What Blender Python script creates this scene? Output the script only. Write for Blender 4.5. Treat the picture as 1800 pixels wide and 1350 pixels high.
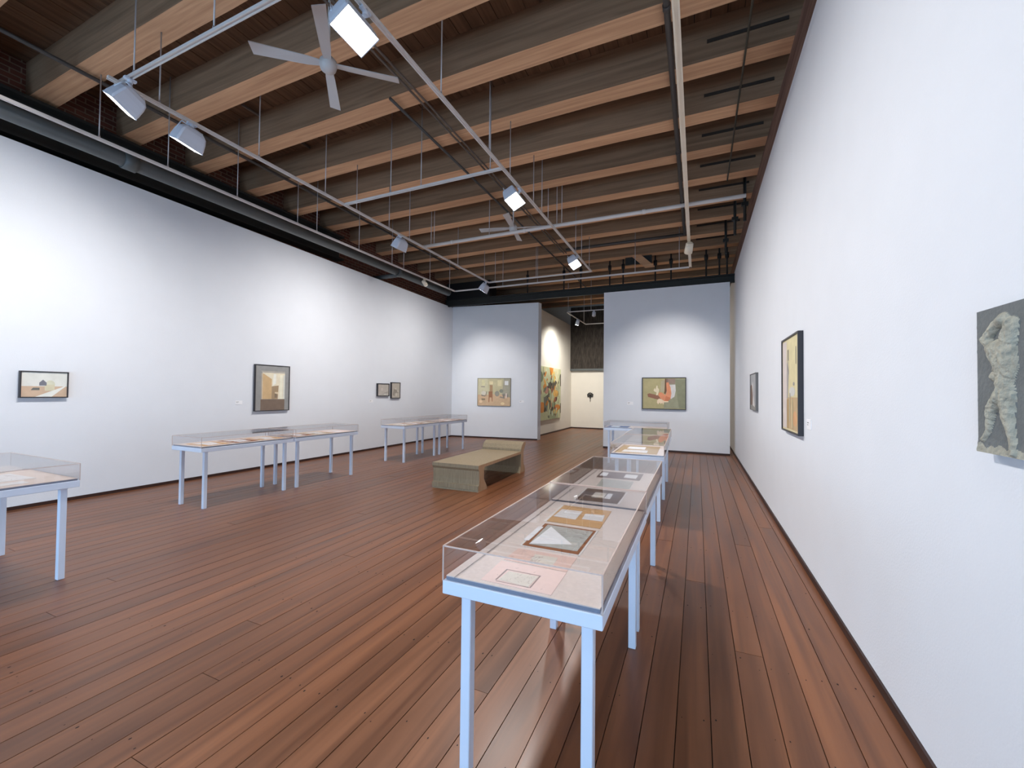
import bpy, bmesh, math, random
from mathutils import Vector, Matrix, noise
random.seed(7)
PI = math.pi
for o in list(bpy.data.objects): bpy.data.objects.remove(o)
sc = bpy.context.scene
COL = sc.collection

# ------------------------------------------------------------------ camera, world, light, exposure
H = 1.6
YAW, PIT, ROL = math.radians(23.913), math.radians(1.229), math.radians(0.623)
u = Vector((0, 0, 1)); f0 = Vector((-math.sin(YAW), math.cos(YAW), 0)); r0 = Vector((math.cos(YAW), math.sin(YAW), 0))
f2 = f0*math.cos(PIT)+u*math.sin(PIT); u2 = u*math.cos(PIT)-f0*math.sin(PIT)
r3 = r0*math.cos(ROL)+u2*math.sin(ROL); u3 = u2*math.cos(ROL)-r0*math.sin(ROL)
cam = bpy.data.cameras.new('camera'); cam.lens = 735.2/1800*36; cam.sensor_width = 36; cam.sensor_fit = 'HORIZONTAL'
cam.clip_start = .02
co = bpy.data.objects.new('camera', cam); COL.objects.link(co)
co.matrix_world = Matrix(((r3.x, u3.x, -f2.x, 0), (r3.y, u3.y, -f2.y, 0), (r3.z, u3.z, -f2.z, H), (0, 0, 0, 1)))
sc.camera = co
sc.view_settings.view_transform = 'Standard'; sc.view_settings.look = 'None'
sc.view_settings.exposure = 0.0; sc.view_settings.gamma = 1; sc.view_settings.use_curve_mapping = False
sc.cycles.transparent_max_bounces = 40
sc.cycles.max_bounces = 10; sc.cycles.diffuse_bounces = 5; sc.cycles.glossy_bounces = 4
sc.cycles.use_denoising = True
sc.cycles.sample_clamp_indirect = 8
w = bpy.data.worlds.new('world'); sc.world = w; w.use_nodes = True
w.node_tree.nodes['Background'].inputs[0].default_value = (.62, .78, 1, 1)
w.node_tree.nodes['Background'].inputs[1].default_value = .4
FLOOD_R, FLOOD_L, FLOOD_C = 78, 47, 150      # watts of the floods on the centre track, of the left-wall floods, of the small spots
WINDOW = 165

def area(name, loc, direction, sx, sy, power, colr, parent=None, spread=PI):
    l = bpy.data.lights.new(name, 'AREA'); l.shape = 'RECTANGLE'; l.size = sx; l.size_y = sy; l.energy = power; l.color = colr; l.spread = spread
    o = bpy.data.objects.new(name, l); COL.objects.link(o)
    q = Vector(direction).to_track_quat('-Z', 'Y')
    o.rotation_euler = q.to_euler(); o.location = loc
    if parent: o.parent = parent
    return o
def spot(name, loc, target, power, colr, ang, blend=.9, rad=.04, parent=None):
    l = bpy.data.lights.new(name, 'SPOT'); l.energy = power; l.color = colr; l.spot_size = math.radians(ang); l.spot_blend = blend; l.shadow_soft_size = rad
    o = bpy.data.objects.new(name, l); COL.objects.link(o)
    o.rotation_euler = (Vector(target)-Vector(loc)).to_track_quat('-Z', 'Y').to_euler(); o.location = loc
    if parent: o.parent = parent
    return o
SKYBLUE = (.42, .70, 1.0)
for wx in (-6.6, -3.63, -.7):          # daylight through the three windows of the wall behind the camera
    area('daylight', (wx, -4.32, 1.25), (0, 1, 0), 1.9, 1.7, WINDOW, SKYBLUE)

# ------------------------------------------------------------------ helpers
def lin(c):
    return tuple((v/255/12.92 if v/255 <= .04045 else ((v/255+.055)/1.055)**2.4) for v in c)
MATS = {}
def mat(name, c, rough=.6, metal=0, bump=0, bscale=40, var=0, vscale=3, spec=.5, emit=0, stretch=(1, 1, 1), coat=0):
    if name in MATS: return MATS[name]
    m = bpy.data.materials.new(name); m.use_nodes = True; nt = m.node_tree; b = nt.nodes['Principled BSDF']
    c = lin(c)
    b.inputs['Base Color'].default_value = (*c, 1); b.inputs['Roughness'].default_value = rough; b.inputs['Metallic'].default_value = metal
    b.inputs['Specular IOR Level'].default_value = spec
    b.inputs['Coat Weight'].default_value = coat
    if emit:
        b.inputs['Emission Color'].default_value = (*c, 1); b.inputs['Emission Strength'].default_value = emit
    tc = nt.nodes.new('ShaderNodeTexCoord'); mp = nt.nodes.new('ShaderNodeMapping'); mp.inputs['Scale'].default_value = stretch
    nt.links.new(tc.outputs['Object'], mp.inputs['Vector'])
    n = nt.nodes.new('ShaderNodeTexNoise'); n.inputs['Scale'].default_value = vscale; n.inputs['Detail'].default_value = 6
    nt.links.new(mp.outputs[0], n.inputs['Vector'])
    v = var or .015
    r = nt.nodes.new('ShaderNodeValToRGB'); r.color_ramp.elements[0].position = .3; r.color_ramp.elements[1].position = .7
    r.color_ramp.elements[0].color = (*[max(0, x*(1-v)) for x in c], 1); r.color_ramp.elements[1].color = (*[min(1, x*(1+v)) for x in c], 1)
    nt.links.new(n.outputs['Fac'], r.inputs[0]); nt.links.new(r.outputs[0], b.inputs['Base Color'])
    if bump:
        n2 = nt.nodes.new('ShaderNodeTexNoise'); n2.inputs['Scale'].default_value = bscale; n2.inputs['Detail'].default_value = 5
        nt.links.new(mp.outputs[0], n2.inputs['Vector'])
        bp = nt.nodes.new('ShaderNodeBump'); bp.inputs['Strength'].default_value = bump; bp.inputs['Distance'].default_value = .01
        nt.links.new(n2.outputs['Fac'], bp.inputs['Height']); nt.links.new(bp.outputs[0], b.inputs['Normal'])
    MATS[name] = m
    return m
def wood(name, c1, c2, rough=.4, along=(14, .7, 14), rnd=.35, bump=.15, spec=.5, per_object=True):
    """boards with a grain that runs along y; every board takes its own tone from the object's random number"""
    if name in MATS: return MATS[name]
    m = bpy.data.materials.new(name); m.use_nodes = True; nt = m.node_tree; b = nt.nodes['Principled BSDF']; L = nt.links.new
    tc = nt.nodes.new('ShaderNodeTexCoord'); oi = nt.nodes.new('ShaderNodeObjectInfo')
    add = nt.nodes.new('ShaderNodeVectorMath'); add.operation = 'ADD'
    mul = nt.nodes.new('ShaderNodeMath'); mul.operation = 'MULTIPLY'; mul.inputs[1].default_value = 37
    L(oi.outputs['Random'], mul.inputs[0]); L(tc.outputs['Object'], add.inputs[0]); L(mul.outputs[0], add.inputs[1])
    mp = nt.nodes.new('ShaderNodeMapping'); mp.inputs['Scale'].default_value = along; L(add.outputs[0], mp.inputs['Vector'])
    n = nt.nodes.new('ShaderNodeTexNoise'); n.inputs['Scale'].default_value = 1; n.inputs['Detail'].default_value = 8; n.inputs['Distortion'].default_value = .6
    L(mp.outputs[0], n.inputs['Vector'])
    r = nt.nodes.new('ShaderNodeValToRGB'); r.color_ramp.elements[0].position = .28; r.color_ramp.elements[1].position = .72
    r.color_ramp.elements[0].color = (*lin(c1), 1); r.color_ramp.elements[1].color = (*lin(c2), 1); L(n.outputs['Fac'], r.inputs[0])
    hs = nt.nodes.new('ShaderNodeHueSaturation')
    mr = nt.nodes.new('ShaderNodeMapRange'); mr.inputs['To Min'].default_value = 1-rnd; mr.inputs['To Max'].default_value = 1+rnd
    L(oi.outputs['Random'], mr.inputs['Value']); L(mr.outputs[0], hs.inputs['Value'])
    L(r.outputs[0], hs.inputs['Color']); L(hs.outputs[0], b.inputs['Base Color'])
    b.inputs['Specular IOR Level'].default_value = spec
    r2 = nt.nodes.new('ShaderNodeMapRange'); r2.inputs['To Min'].default_value = rough-.08; r2.inputs['To Max'].default_value = rough+.12
    L(n.outputs['Fac'], r2.inputs['Value']); L(r2.outputs[0], b.inputs['Roughness'])
    bp = nt.nodes.new('ShaderNodeBump'); bp.inputs['Strength'].default_value = bump; bp.inputs['Distance'].default_value = .004
    L(n.outputs['Fac'], bp.inputs['Height']); L(bp.outputs[0], b.inputs['Normal'])
    MATS[name] = m
    return m
def glassmat(name, tint=(.965, .965, .97), f0v=.04, extra=None):
    m = bpy.data.materials.new(name); m.use_nodes = True; nt = m.node_tree; L = nt.links.new
    nt.nodes.remove(nt.nodes['Principled BSDF']); out = nt.nodes['Material Output']
    t = nt.nodes.new('ShaderNodeBsdfTransparent'); t.inputs[0].default_value = (*tint, 1)
    g = nt.nodes.new('ShaderNodeBsdfGlossy'); g.inputs['Roughness'].default_value = .01
    lw = nt.nodes.new('ShaderNodeLayerWeight'); lw.inputs['Blend'].default_value = .5
    p = nt.nodes.new('ShaderNodeMath'); p.operation = 'POWER'; p.inputs[1].default_value = 5; L(lw.outputs['Facing'], p.inputs[0])
    mr = nt.nodes.new('ShaderNodeMapRange'); mr.inputs['To Min'].default_value = f0v; mr.inputs['To Max'].default_value = .9; L(p.outputs[0], mr.inputs['Value'])
    mx = nt.nodes.new('ShaderNodeMixShader'); L(mr.outputs[0], mx.inputs[0]); L(t.outputs[0], mx.inputs[1]); L(g.outputs[0], mx.inputs[2])
    if extra:
        d = nt.nodes.new('ShaderNodeBsdfDiffuse'); d.inputs[0].default_value = (*extra, 1)
        m2 = nt.nodes.new('ShaderNodeMixShader'); m2.inputs[0].default_value = .6; L(mx.outputs[0], m2.inputs[1]); L(d.outputs[0], m2.inputs[2]); mx = m2
    L(mx.outputs[0], out.inputs[0]); MATS[name] = m
    return m

class MB:
    def __init__(s): s.bm = bmesh.new(); s.mi = 0
    def _tag(s, n0):
        s.bm.faces.ensure_lookup_table()
        for f in s.bm.faces[n0:]: f.material_index = s.mi
    def box(s, a, b):
        n0 = len(s.bm.faces)
        x0, y0, z0 = a; x1, y1, z1 = b
        v = [s.bm.verts.new(p) for p in ((x0, y0, z0), (x1, y0, z0), (x1, y1, z0), (x0, y1, z0), (x0, y0, z1), (x1, y0, z1), (x1, y1, z1), (x0, y1, z1))]
        for q in ((3, 2, 1, 0), (4, 5, 6, 7), (0, 1, 5, 4), (1, 2, 6, 5), (2, 3, 7, 6), (3, 0, 4, 7)): s.bm.faces.new([v[i] for i in q])
        s._tag(n0); return s
    def prism(s, pts, d):
        """closed loop of points pushed by the vector d"""
        n0 = len(s.bm.faces); d = Vector(d)
        a = [s.bm.verts.new(p) for p in pts]; b = [s.bm.verts.new(Vector(p)+d) for p in pts]; n = len(a)
        s.bm.faces.new(a[::-1]); s.bm.faces.new(b)
        for i in range(n): s.bm.faces.new((a[i], a[(i+1) % n], b[(i+1) % n], b[i]))
        s._tag(n0); return s
    def tube(s, p, q, r, n=10, r2=None, caps=True):
        n0 = len(s.bm.faces); p = Vector(p); q = Vector(q); d = (q-p).normalized(); r2 = r if r2 is None else r2
        e = d.orthogonal().normalized(); g = d.cross(e)
        A = [s.bm.verts.new(p+r*(e*math.cos(2*PI*i/n)+g*math.sin(2*PI*i/n))) for i in range(n)]
        B = [s.bm.verts.new(q+r2*(e*math.cos(2*PI*i/n)+g*math.sin(2*PI*i/n))) for i in range(n)]
        for i in range(n): s.bm.faces.new((A[i], A[(i+1) % n], B[(i+1) % n], B[i])).smooth = True
        if caps: s.bm.faces.new(A[::-1]); s.bm.faces.new(B)
        s._tag(n0); return s
    def bevel(s, wd, seg=2):
        bmesh.ops.bevel(s.bm, geom=s.bm.edges[:], offset=wd, segments=seg, profile=.5, affect='EDGES'); return s
    def xf(s, M):
        s.bm.transform(M); return s
    def build(s, name, mats, parent=None, kind=None, label=None):
        bmesh.ops.recalc_face_normals(s.bm, faces=s.bm.faces[:])
        me = bpy.data.meshes.new(name); s.bm.to_mesh(me); s.bm.free()
        for m in (mats if isinstance(mats, (list, tuple)) else [mats]): me.materials.append(m)
        o = bpy.data.objects.new(name, me); COL.objects.link(o)
        if parent: o.parent = parent
        if kind: o['kind'] = kind
        if label: o['label'] = label
        return o
def thing(name, label, cat, loc=(0, 0, 0), rz=0, group=None):
    o = bpy.data.objects.new(name, None); COL.objects.link(o); o.empty_display_size = .1
    o.location = loc; o.rotation_euler = (0, 0, rz); tag(o, label, cat, group); return o
def tag(o, label, cat, group=None):
    o['label'] = label; o['category'] = cat
    if group: o['group'] = group
    return o
def struct(o): o['kind'] = 'structure'; return o

# ------------------------------------------------------------------ materials
M_WALL = mat('white_wall_paint', (228, 231, 236), .85, bump=.12, bscale=90, var=.01)
M_WALLW = mat('cream_wall_paint', (226, 220, 208), .85, bump=.1, bscale=90)
M_DARKBASE = mat('dark_skirting_and_gap', (52, 30, 24), .5, var=.2)
M_FLOOR = wood('floor_boards', (90, 52, 30), (136, 86, 54), .33, (11, .55, 11), .15, .12, .5)
M_SUB = mat('subfloor', (16, 9, 7), .9)
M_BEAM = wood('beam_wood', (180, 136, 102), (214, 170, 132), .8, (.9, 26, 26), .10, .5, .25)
M_BEAMSIDE = wood('darker_beam_side', (122, 96, 74), (156, 124, 98), .85, (.7, 16, 16), .12, .6, .2)  # beam sides set darker and greyer than the undersides for ceiling contrast
M_BOARD = wood('ceiling_wood', (84, 62, 46), (122, 92, 70), .85, (14, .6, 14), .1, .3, .2)
M_OLDTIMBER = wood('old_timber', (96, 70, 60), (150, 120, 106), .85, (18, .8, 18), .1, .6, .2)
M_STEEL = mat('dark_green_steel', (30, 31, 28), .55, var=.15)
M_PIPE = mat('dark_grey_pipe', (82, 86, 86), .45, var=.08)
M_CONDUIT = mat('dull_conduit', (96, 84, 76), .5, var=.1)
M_DARKPIPE = mat('dark_conduit', (66, 60, 56), .5, var=.1)
M_TRACK = mat('white_track', (214, 208, 204), .4)
M_CREAM = mat('cream_metal', (226, 214, 194), .4)
M_ROD = mat('galvanised_rod', (178, 172, 172), .4, .3)
M_LAMP = mat('white_lamp_paint', (206, 212, 224), .4)
M_LENS = mat('lit_lens', (250, 254, 255), .4, emit=22)
M_FAN = mat('off_white_fan', (190, 186, 184), .5)
M_TABLE = mat('pale_blue_white_paint', (224, 234, 250), .35)
M_DECK = mat('linen_deck', (226, 212, 204), .9, bump=.3, bscale=400, var=.05, vscale=60)
M_DECKSIDE = mat('grey_blue_plinth', (130, 138, 156), .8)
M_GLASS = glassmat('acrylic')
M_EDGE = glassmat('acrylic_edge', (.9, .88, .88), .05, (.82, .68, .62))
M_PANE = glassmat('window_glass')
M_STONE = mat('grey_green_plaster', (108, 112, 112), .9, bump=.6, bscale=60, var=.12, vscale=9)
M_FIG = mat('pale_plaster', (166, 164, 150), .9, bump=.9, bscale=70, var=.22, vscale=26)
M_BLACKF = mat('black_frame', (48, 46, 50), .45)
M_GREYF = mat('grey_frame', (108, 108, 106), .5)
M_LABEL = mat('label_card', (244, 244, 246), .8)
M_WOVEN = mat('dark_woven_cloth', (58, 52, 46), .95, bump=1, bscale=22, var=.55, vscale=12, stretch=(2.2, 2.2, .35))
M_BLACK = mat('matt_black', (18, 17, 17), .6)

# bench: fine vertical grain
def veneer(name, c1, c2, sc_=(120, 120, 3)):
    m = mat(name, c1, .6)
    nt = m.node_tree; mp = [n for n in nt.nodes if n.type == 'MAPPING'][0]; mp.inputs['Scale'].default_value = sc_
    nz = [n for n in nt.nodes if n.type == 'TEX_NOISE'][0]; nz.inputs['Scale'].default_value = 1
    r = [n for n in nt.nodes if n.type == 'VALTORGB'][0]; r.color_ramp.elements[0].color = (*lin(c1), 1); r.color_ramp.elements[1].color = (*lin(c2), 1)
    return m
M_BENCH = veneer('grey_olive_veneer', (134, 116, 90), (168, 150, 120))
M_BENCHS = veneer('tan_veneer_edge', (156, 122, 92), (184, 150, 114))

def brickmat():
    m = bpy.data.materials.new('old_brick'); m.use_nodes = True; nt = m.node_tree; b = nt.nodes['Principled BSDF']; L = nt.links.new
    tc = nt.nodes.new('ShaderNodeTexCoord'); sp = nt.nodes.new('ShaderNodeSeparateXYZ'); cb = nt.nodes.new('ShaderNodeCombineXYZ')
    L(tc.outputs['Object'], sp.inputs[0]); L(sp.outputs['Y'], cb.inputs['X']); L(sp.outputs['Z'], cb.inputs['Y'])
    br = nt.nodes.new('ShaderNodeTexBrick'); L(cb.outputs[0], br.inputs['Vector']); br.inputs['Scale'].default_value = 1
    br.inputs['Brick Width'].default_value = .22; br.inputs['Row Height'].default_value = .075; br.inputs['Mortar Size'].default_value = .008
    br.inputs['Color1'].default_value = (*lin((104, 54, 38)), 1); br.inputs['Color2'].default_value = (*lin((78, 40, 30)), 1); br.inputs['Mortar'].default_value = (*lin((120, 100, 84)), 1)
    L(br.outputs['Color'], b.inputs['Base Color']); b.inputs['Roughness'].default_value = .9
    bp = nt.nodes.new('ShaderNodeBump'); bp.inputs['Strength'].default_value = .6; bp.invert = True; L(br.outputs['Fac'], bp.inputs['Height']); L(bp.outputs[0], b.inputs['Normal'])
    return m
M_BRICK = brickmat()

# ------------------------------------------------------------------ room shell
Y0, Y1 = -4.2, 19.0
XL, XR = -8.18, .92
floor = struct(MB().box((-8.9, Y0-.2, -.12), (1.4, Y1+.2, -.021)).build('floor', M_SUB))
PW = .154; x0 = -.092-PW*53
rows = 60; cache = {}
for i in range(rows):
    xa = x0+i*PW
    if xa > XR+.02: break
    js = [Y0]
    off = (i*2.37) % 5.2
    y = Y0+1.2+off
    while y < Y1-1.0: js.append(y); y += 5.4+((i*13) % 7)*.25
    js.append(Y1)
    for a, b in zip(js, js[1:]):
        L_ = round(b-a, 2)
        if L_ not in cache:
            m = MB().box((.0022, .0015, -.021), (PW-.0022, L_-.0015, 0))
            p = m.build('plank', M_FLOOR, floor); cache[L_] = p.data
        else:
            p = bpy.data.objects.new('plank', cache[L_]); COL.objects.link(p); p.parent = floor
        p.location = (xa, a, random.uniform(-.0007, .0004))
# nail heads along the joists
nb = MB()
for i in range(30, rows):
    for k in range(26):
        yy = -.2+k*.62
        for dx in (.03, .12):
            if random.random() < .35: continue
            x = x0+i*PW+dx+random.uniform(-.008, .008); yv = yy+random.uniform(-.05, .05); r = random.uniform(.002, .0055)
            if x > XR-.03: continue
            n0 = [(x+r*math.cos(t*PI/3), yv+r*1.6*math.sin(t*PI/3), .0006) for t in range(6)]
            nb.bm.faces.new([nb.bm.verts.new(p) for p in n0])
nb.build('nail_heads', mat('nail_hole', (28, 15, 11), .8), floor, 'stuff')

def zt(y): return min(4.92, 4.90-.0158*y)
struct(MB().prism([(XL-.12, Y0, 0), (XL-.12, 13.3, 0), (XL-.12, 13.3, zt(13.3)), (XL-.12, Y0, zt(Y0))], (.12, 0, 0)).build('wall_left', M_WALL))
struct(MB().box((XR, Y0, 0), (XR+.13, Y1, 4.95)).build('wall_right', M_WALL))
struct(MB().box((-8.85, Y0, 0), (-8.502, Y1, 6.3)).build('wall_brick', M_BRICK))
struct(MB().box((-8.5, Y1, 0), (1.3, Y1+.15, 6.3)).build('wall_back', M_WALLW))
# far partitions
PL = [Vector((-8.18, 13.04, 0)), Vector((-4.985, 13.42, 0)), Vector((-4.95, 13.62, 0)), Vector((-8.18, 13.24, 0))]
struct(MB().prism([tuple(p) for p in PL], (0, 0, 4.715)).build('wall_far_left', M_WALL))
struct(MB().box((-2.56, 12.5, 0), (.79, 12.66, 4.63)).build('wall_far_right', M_WALL))
struct(MB().box((-5.55, 13.66, 0), (-5.4, 19, 4.78)).build('wall_passage', M_WALLW))
struct(MB().box((-5.4, 18.85, 2.75), (.92, 19, 5.6)).build('wall_upper', M_WOVEN))
struct(MB().box((-5.4, 18.82, 2.66), (.92, 19, 2.748)).build('trim_1', M_PIPE))
# wall behind the camera with three tall windows
wf = MB(); ops = [(-7.6, -5.6), (-4.63, -2.63), (-1.7, .3)]
xs = [-8.5]+[v for o_ in ops for v in o_]+[1.3]
for a, b in zip(xs[::2], xs[1::2]): wf.box((a, Y0-.15, 0), (b, Y0, 6.3))
for a, b in ops: wf.box((a, Y0-.15, 0), (b, Y0, .3)); wf.box((a, Y0-.15, 2.2), (b, Y0, 6.3))
struct(wf.build('wall_front', M_WALL))
for k, (a, b) in enumerate(ops):
    w_ = MB()
    for x in (a, (a+b)/2-.02, b-.05): w_.box((x, Y0-.12, .3), (x+.05, Y0-.06, 2.2))
    for z in (.3, 1.25, 2.15): w_.box((a, Y0-.12, z), (b, Y0-.06, z+.05))
    wo = struct(w_.build('window_%d' % (k+1), M_TABLE))
    MB().box((a, Y0-.095, .31), (b, Y0-.09, 2.19)).build('pane', M_PANE, wo)
# skirting; along the left wall a dark strip for its shadow gap
struct(MB().box((XL, Y0, 0), (XL+.012, 13.04, .045)).build('shadow_gap_left', M_DARKBASE))
struct(MB().box((XR-.014, Y0, 0), (XR, Y1, .05)).build('baseboard_right', M_DARKBASE))
d_ = (PL[1]-PL[0]).normalized()
struct(MB().prism([(-8.18, 13.02, 0), (-4.985, 13.40, 0), (-4.985, 13.42, 0), (-8.18, 13.04, 0)], (0, 0, .045)).build('baseboard_far_left', M_DARKBASE))
struct(MB().box((-2.56, 12.488, 0), (.79, 12.5, .05)).build('baseboard_far_right', M_DARKBASE))
struct(MB().box((-5.4, 13.66, 0), (-5.388, 19, .05)).build('baseboard_passage', M_DARKBASE))
struct(MB().box((-5.4, 18.985, 0), (.9, 19, .05)).build('baseboard_back', M_DARKBASE))

# ceiling: boards and heavy beams
ZC, ZB = 6.1, 5.6
ceil = struct(MB().box((-8.9, Y0-.2, ZC+.03), (1.4, Y1+.2, ZC+.2)).build('ceiling', M_SUB))
cb = MB(); x = -8.5
while x < 1.2:
    cb.box((x+.004, Y0, ZC+random.uniform(-.004, .004)), (x+.176, Y1, ZC+.03)); x += .18
cb.build('ceiling_boards', M_BOARD, ceil, 'stuff')
bm0 = None
for k in range(-9, 15):
    ya = 4.432+.9855*k
    if ya < Y0+.1 or ya > Y1-.3: continue
    if bm0 is None:
        m = MB(); n = 12
        # a slightly waney sawn timber
        st = [(-8.52+(1.25+8.52)*i/n) for i in range(n+1)]
        ring = []
        for x in st:
            j = lambda s_: random.uniform(-s_, s_)
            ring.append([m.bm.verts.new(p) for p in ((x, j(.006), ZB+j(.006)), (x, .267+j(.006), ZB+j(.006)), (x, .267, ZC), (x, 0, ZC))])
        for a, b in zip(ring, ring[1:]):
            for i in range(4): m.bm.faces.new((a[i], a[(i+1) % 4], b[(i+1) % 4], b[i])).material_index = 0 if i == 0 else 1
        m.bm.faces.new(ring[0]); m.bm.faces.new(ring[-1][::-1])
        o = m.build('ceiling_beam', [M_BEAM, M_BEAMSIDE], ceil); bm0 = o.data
    else:
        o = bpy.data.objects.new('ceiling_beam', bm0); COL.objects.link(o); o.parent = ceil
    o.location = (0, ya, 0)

# timber header on top of the right wall and the steel channel above the left wall
hd = tag(MB().box((.955, Y0, 4.95), (1.3, Y1, 5.25)).box((.985, Y0, 5.255), (1.3, Y1, 5.6)).build('wall_plate', M_OLDTIMBER), 'dark weathered timber wall plate running along the top of the right wall', 'timber')
st = MB()
st.box((-8.5, Y0, 5.50), (-8.25, 7.95, 5.54)).box((-8.5, Y0, 4.93), (-8.25, 7.95, 4.97)).box((-8.5, Y0, 4.97), (-8.43, 7.95, 5.50))
tag(st.build('steel_girder', M_STEEL), 'dark green steel girder lying above the left wall against the bricks', 'girder')
tag(MB().box((-8.45, 13.05, 4.95), (-6.7, 13.6, 5.58)).build('black_block', M_BLACK), 'matt black block filling the black area above the far left corner of the room', 'duct')  # plain black block put in to fill the black area over the partition
# header over the far partitions with its black hangers
hb = tag(MB().box((-8.3, 12.70, 4.66), (.92, 12.78, 4.70)).box((-8.3, 12.70, 4.86), (.92, 12.90, 4.90)).box((-8.3, 12.76, 4.70), (.92, 12.82, 4.86)).build('steel_header', M_STEEL), 'black green steel header beam spanning above the two far white partitions', 'beam')
for x in (-5.15, -3.9, -3.35, -2.45, -2.05, -1.13, -.7, .22, .55, .74):
    MB().tube((x, 12.80, 4.88), (x, 12.80, ZB if (12.8-4.432) % .9855 < .27 else ZC), .022, 8).tube((x, 12.80, 5.38), (x, 12.80, 5.52), .05, 8).build('hanger', M_BLACK, hb)

# pipes
def run(name, pts, r, m, label, cat, coup=(), n=12):
    b = MB()
    for p, q in zip(pts, pts[1:]): b.tube(p, q, r, n)
    for p in pts[1:-1]:
        bmesh.ops.create_uvsphere(b.bm, u_segments=12, v_segments=8, radius=r*1.12, matrix=Matrix.Translation(p))
    o = tag(b.build(name, m), label, cat)
    for (p, q) in coup: MB().tube(p, q, r*1.22, n).build('coupling', m, o)
    return o
run('sprinkler_main', [(-7.45, Y0, 4.85), (-7.45, 11.6, 4.85)], .10, M_PIPE, 'thick dark grey pipe running high along the left wall', 'pipe',
    [((-7.45, y, 4.85), (-7.45, y+.16, 4.85)) for y in (3.1, 9.0)])
run('pipe_branch', [(-7.56, 9.3, 4.85), (-8.5, 9.3, 4.85)], .06, M_PIPE, 'short grey branch pipe from the thick pipe into the brick wall', 'pipe')
run('cross_pipe', [(-5.62, 7.70, 4.86), (.72, 7.70, 4.86)], .033, M_TRACK, 'pale grey pipe crossing the room level with the lighting tracks', 'pipe',
    [((x, 7.70, 4.86), (x+.05, 7.70, 4.86)) for x in (-4.9, -3.2, -.9)])
run('conduit', [(-3.38, Y0, 5.55), (-3.38, 11.3, 5.55)], .014, M_CONDUIT, 'thin pale conduit under the beams, right one of a close pair', 'conduit', n=8)
run('conduit', [(-3.45, Y0, 5.55), (-3.45, 11.3, 5.55)], .014, M_CONDUIT, 'thin pale conduit under the beams, left one of a close pair', 'conduit', n=8)
run('conduit', [(-3.80, 4.4, 5.56), (-3.80, 16, 5.56)], .02, M_DARKPIPE, 'dark conduit under the beams beside the close pale pair', 'conduit', n=8)
run('conduit', [(-7.04, Y0, 5.55), (-7.04, 11.5, 5.55)], .025, M_DARKPIPE, 'dark conduit under the beams above the left lighting track', 'conduit', n=8)
run('conduit', [(-.29, Y0, 5.54), (-.29, 11.0, 5.54), (-3.3, 11.0, 5.54)], .034, M_DARKPIPE, 'thick dark conduit under the beams turning left at its far elbow', 'conduit',
    [((-.29, y, 5.54), (-.29, y+.06, 5.54)) for y in (4.4, 7.2, 9.1)])
run('conduit', [(.51, Y0, 5.57), (.50, 8.6, 5.57)], .012, mat('olive_wire', (70, 66, 52), .6), 'thin olive conduit under the beams nearest the right wall', 'conduit', n=8)
run('conduit', [(-6.5, 4.15, 6.05), (-6.5, 5.4, 6.05)], .02, M_CONDUIT, 'short brown conduit on the ceiling boards between two beams', 'conduit', n=8)
# brown strips on the beam sides for the tapered dark gaps near the right wall
for k in range(9):
    ya = 4.432+.9855*k-.004
    tag(MB().box((.12-.02*k, ya-.010, 5.80), (.93, ya+.003, 5.84)).build('dark_strip', mat('strip_brown', (52, 42, 34), .8)), ('nearest', 'second', 'third', 'fourth', 'fifth', 'sixth', 'seventh', 'eighth', 'farthest')[k]+' from the camera of the dark brown strips on the beams', 'strap', 'dark strips on the beams')
# timber braces near the far header
def brace(p, q, wd, th, label):
    p, q = Vector(p), Vector(q); d = (q-p); sx = Vector((wd/2, 0, 0)); ty = Vector((0, th, 0))
    o = MB().prism([p-sx, p+sx, p+sx+ty, p-sx+ty], d).build('timber_brace', M_BEAM); tag(o, label, 'timber')
    MB().box((p.x-.32, p.y+th, p.z-.22), (p.x+.42, p.y+th+.03, p.z+.02)).build('bracket', M_STEEL, o)
brace((-1.62, 12.37, 5.61), (-1.24, 12.3, 5.22), .26, .12, 'short slanting timber brace below the beams over the far right partition')
brace((-.55, 15.32, 5.61), (-.36, 15.25, 5.10), .22, .12, 'smaller timber brace behind the steel header at the far right')
# black upright pipes in the far right corner
for k, (x, y, z0_, z1_) in enumerate(((.72, 9.9, 4.98, ZC), (.84, 9.2, 5.0, ZC), (.62, 11.2, 5.0, ZC))):
    tag(MB().tube((x, y, z0_), (x, y, z1_), .028, 8).box((x-.06, y-.04, 5.3), (x+.06, y+.04, 5.36)).build('riser_pipe', M_STEEL), ('dark riser pipe at the end of the pale cross pipe', 'dark riser pipe against the timber wall plate on the right', 'dark riser pipe near the far end of the right wall')[k], 'pipe')

# ------------------------------------------------------------------ lighting tracks
ZT = 4.76
def topz(y):
    return ZB if ((y-4.432) % .9855) < .27 else ZC
def track(p, q, rods, label, m=M_TRACK, wd=.034):
    p = Vector(p); q = Vector(q); d = (q-p).normalized(); s = d.cross(Vector((0, 0, 1)))*wd/2
    o = MB()
    z = p.z
    o.prism([p-s+Vector((0, 0, .012)), p+s+Vector((0, 0, .012)), p+s+Vector((0, 0, .034)), p-s+Vector((0, 0, .034))], q-p)
    for k in (-1, 1):
        a = p+s*k*.92; t = s*.28
        o.prism([a-t, a+t, a+t+Vector((0, 0, .013)), a-t+Vector((0, 0, .013))], q-p)
    o = tag(o.build('lighting_track', m), label, 'light track')
    for (x, y) in rods:
        b = MB().tube((x, y, p.z+.034), (x, y, topz(y)), .0075, 8); b.tube((x, y, p.z+.03), (x, y, p.z+.06), .013, 8)
        b.build('rod', M_ROD, o)
    return o
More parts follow.
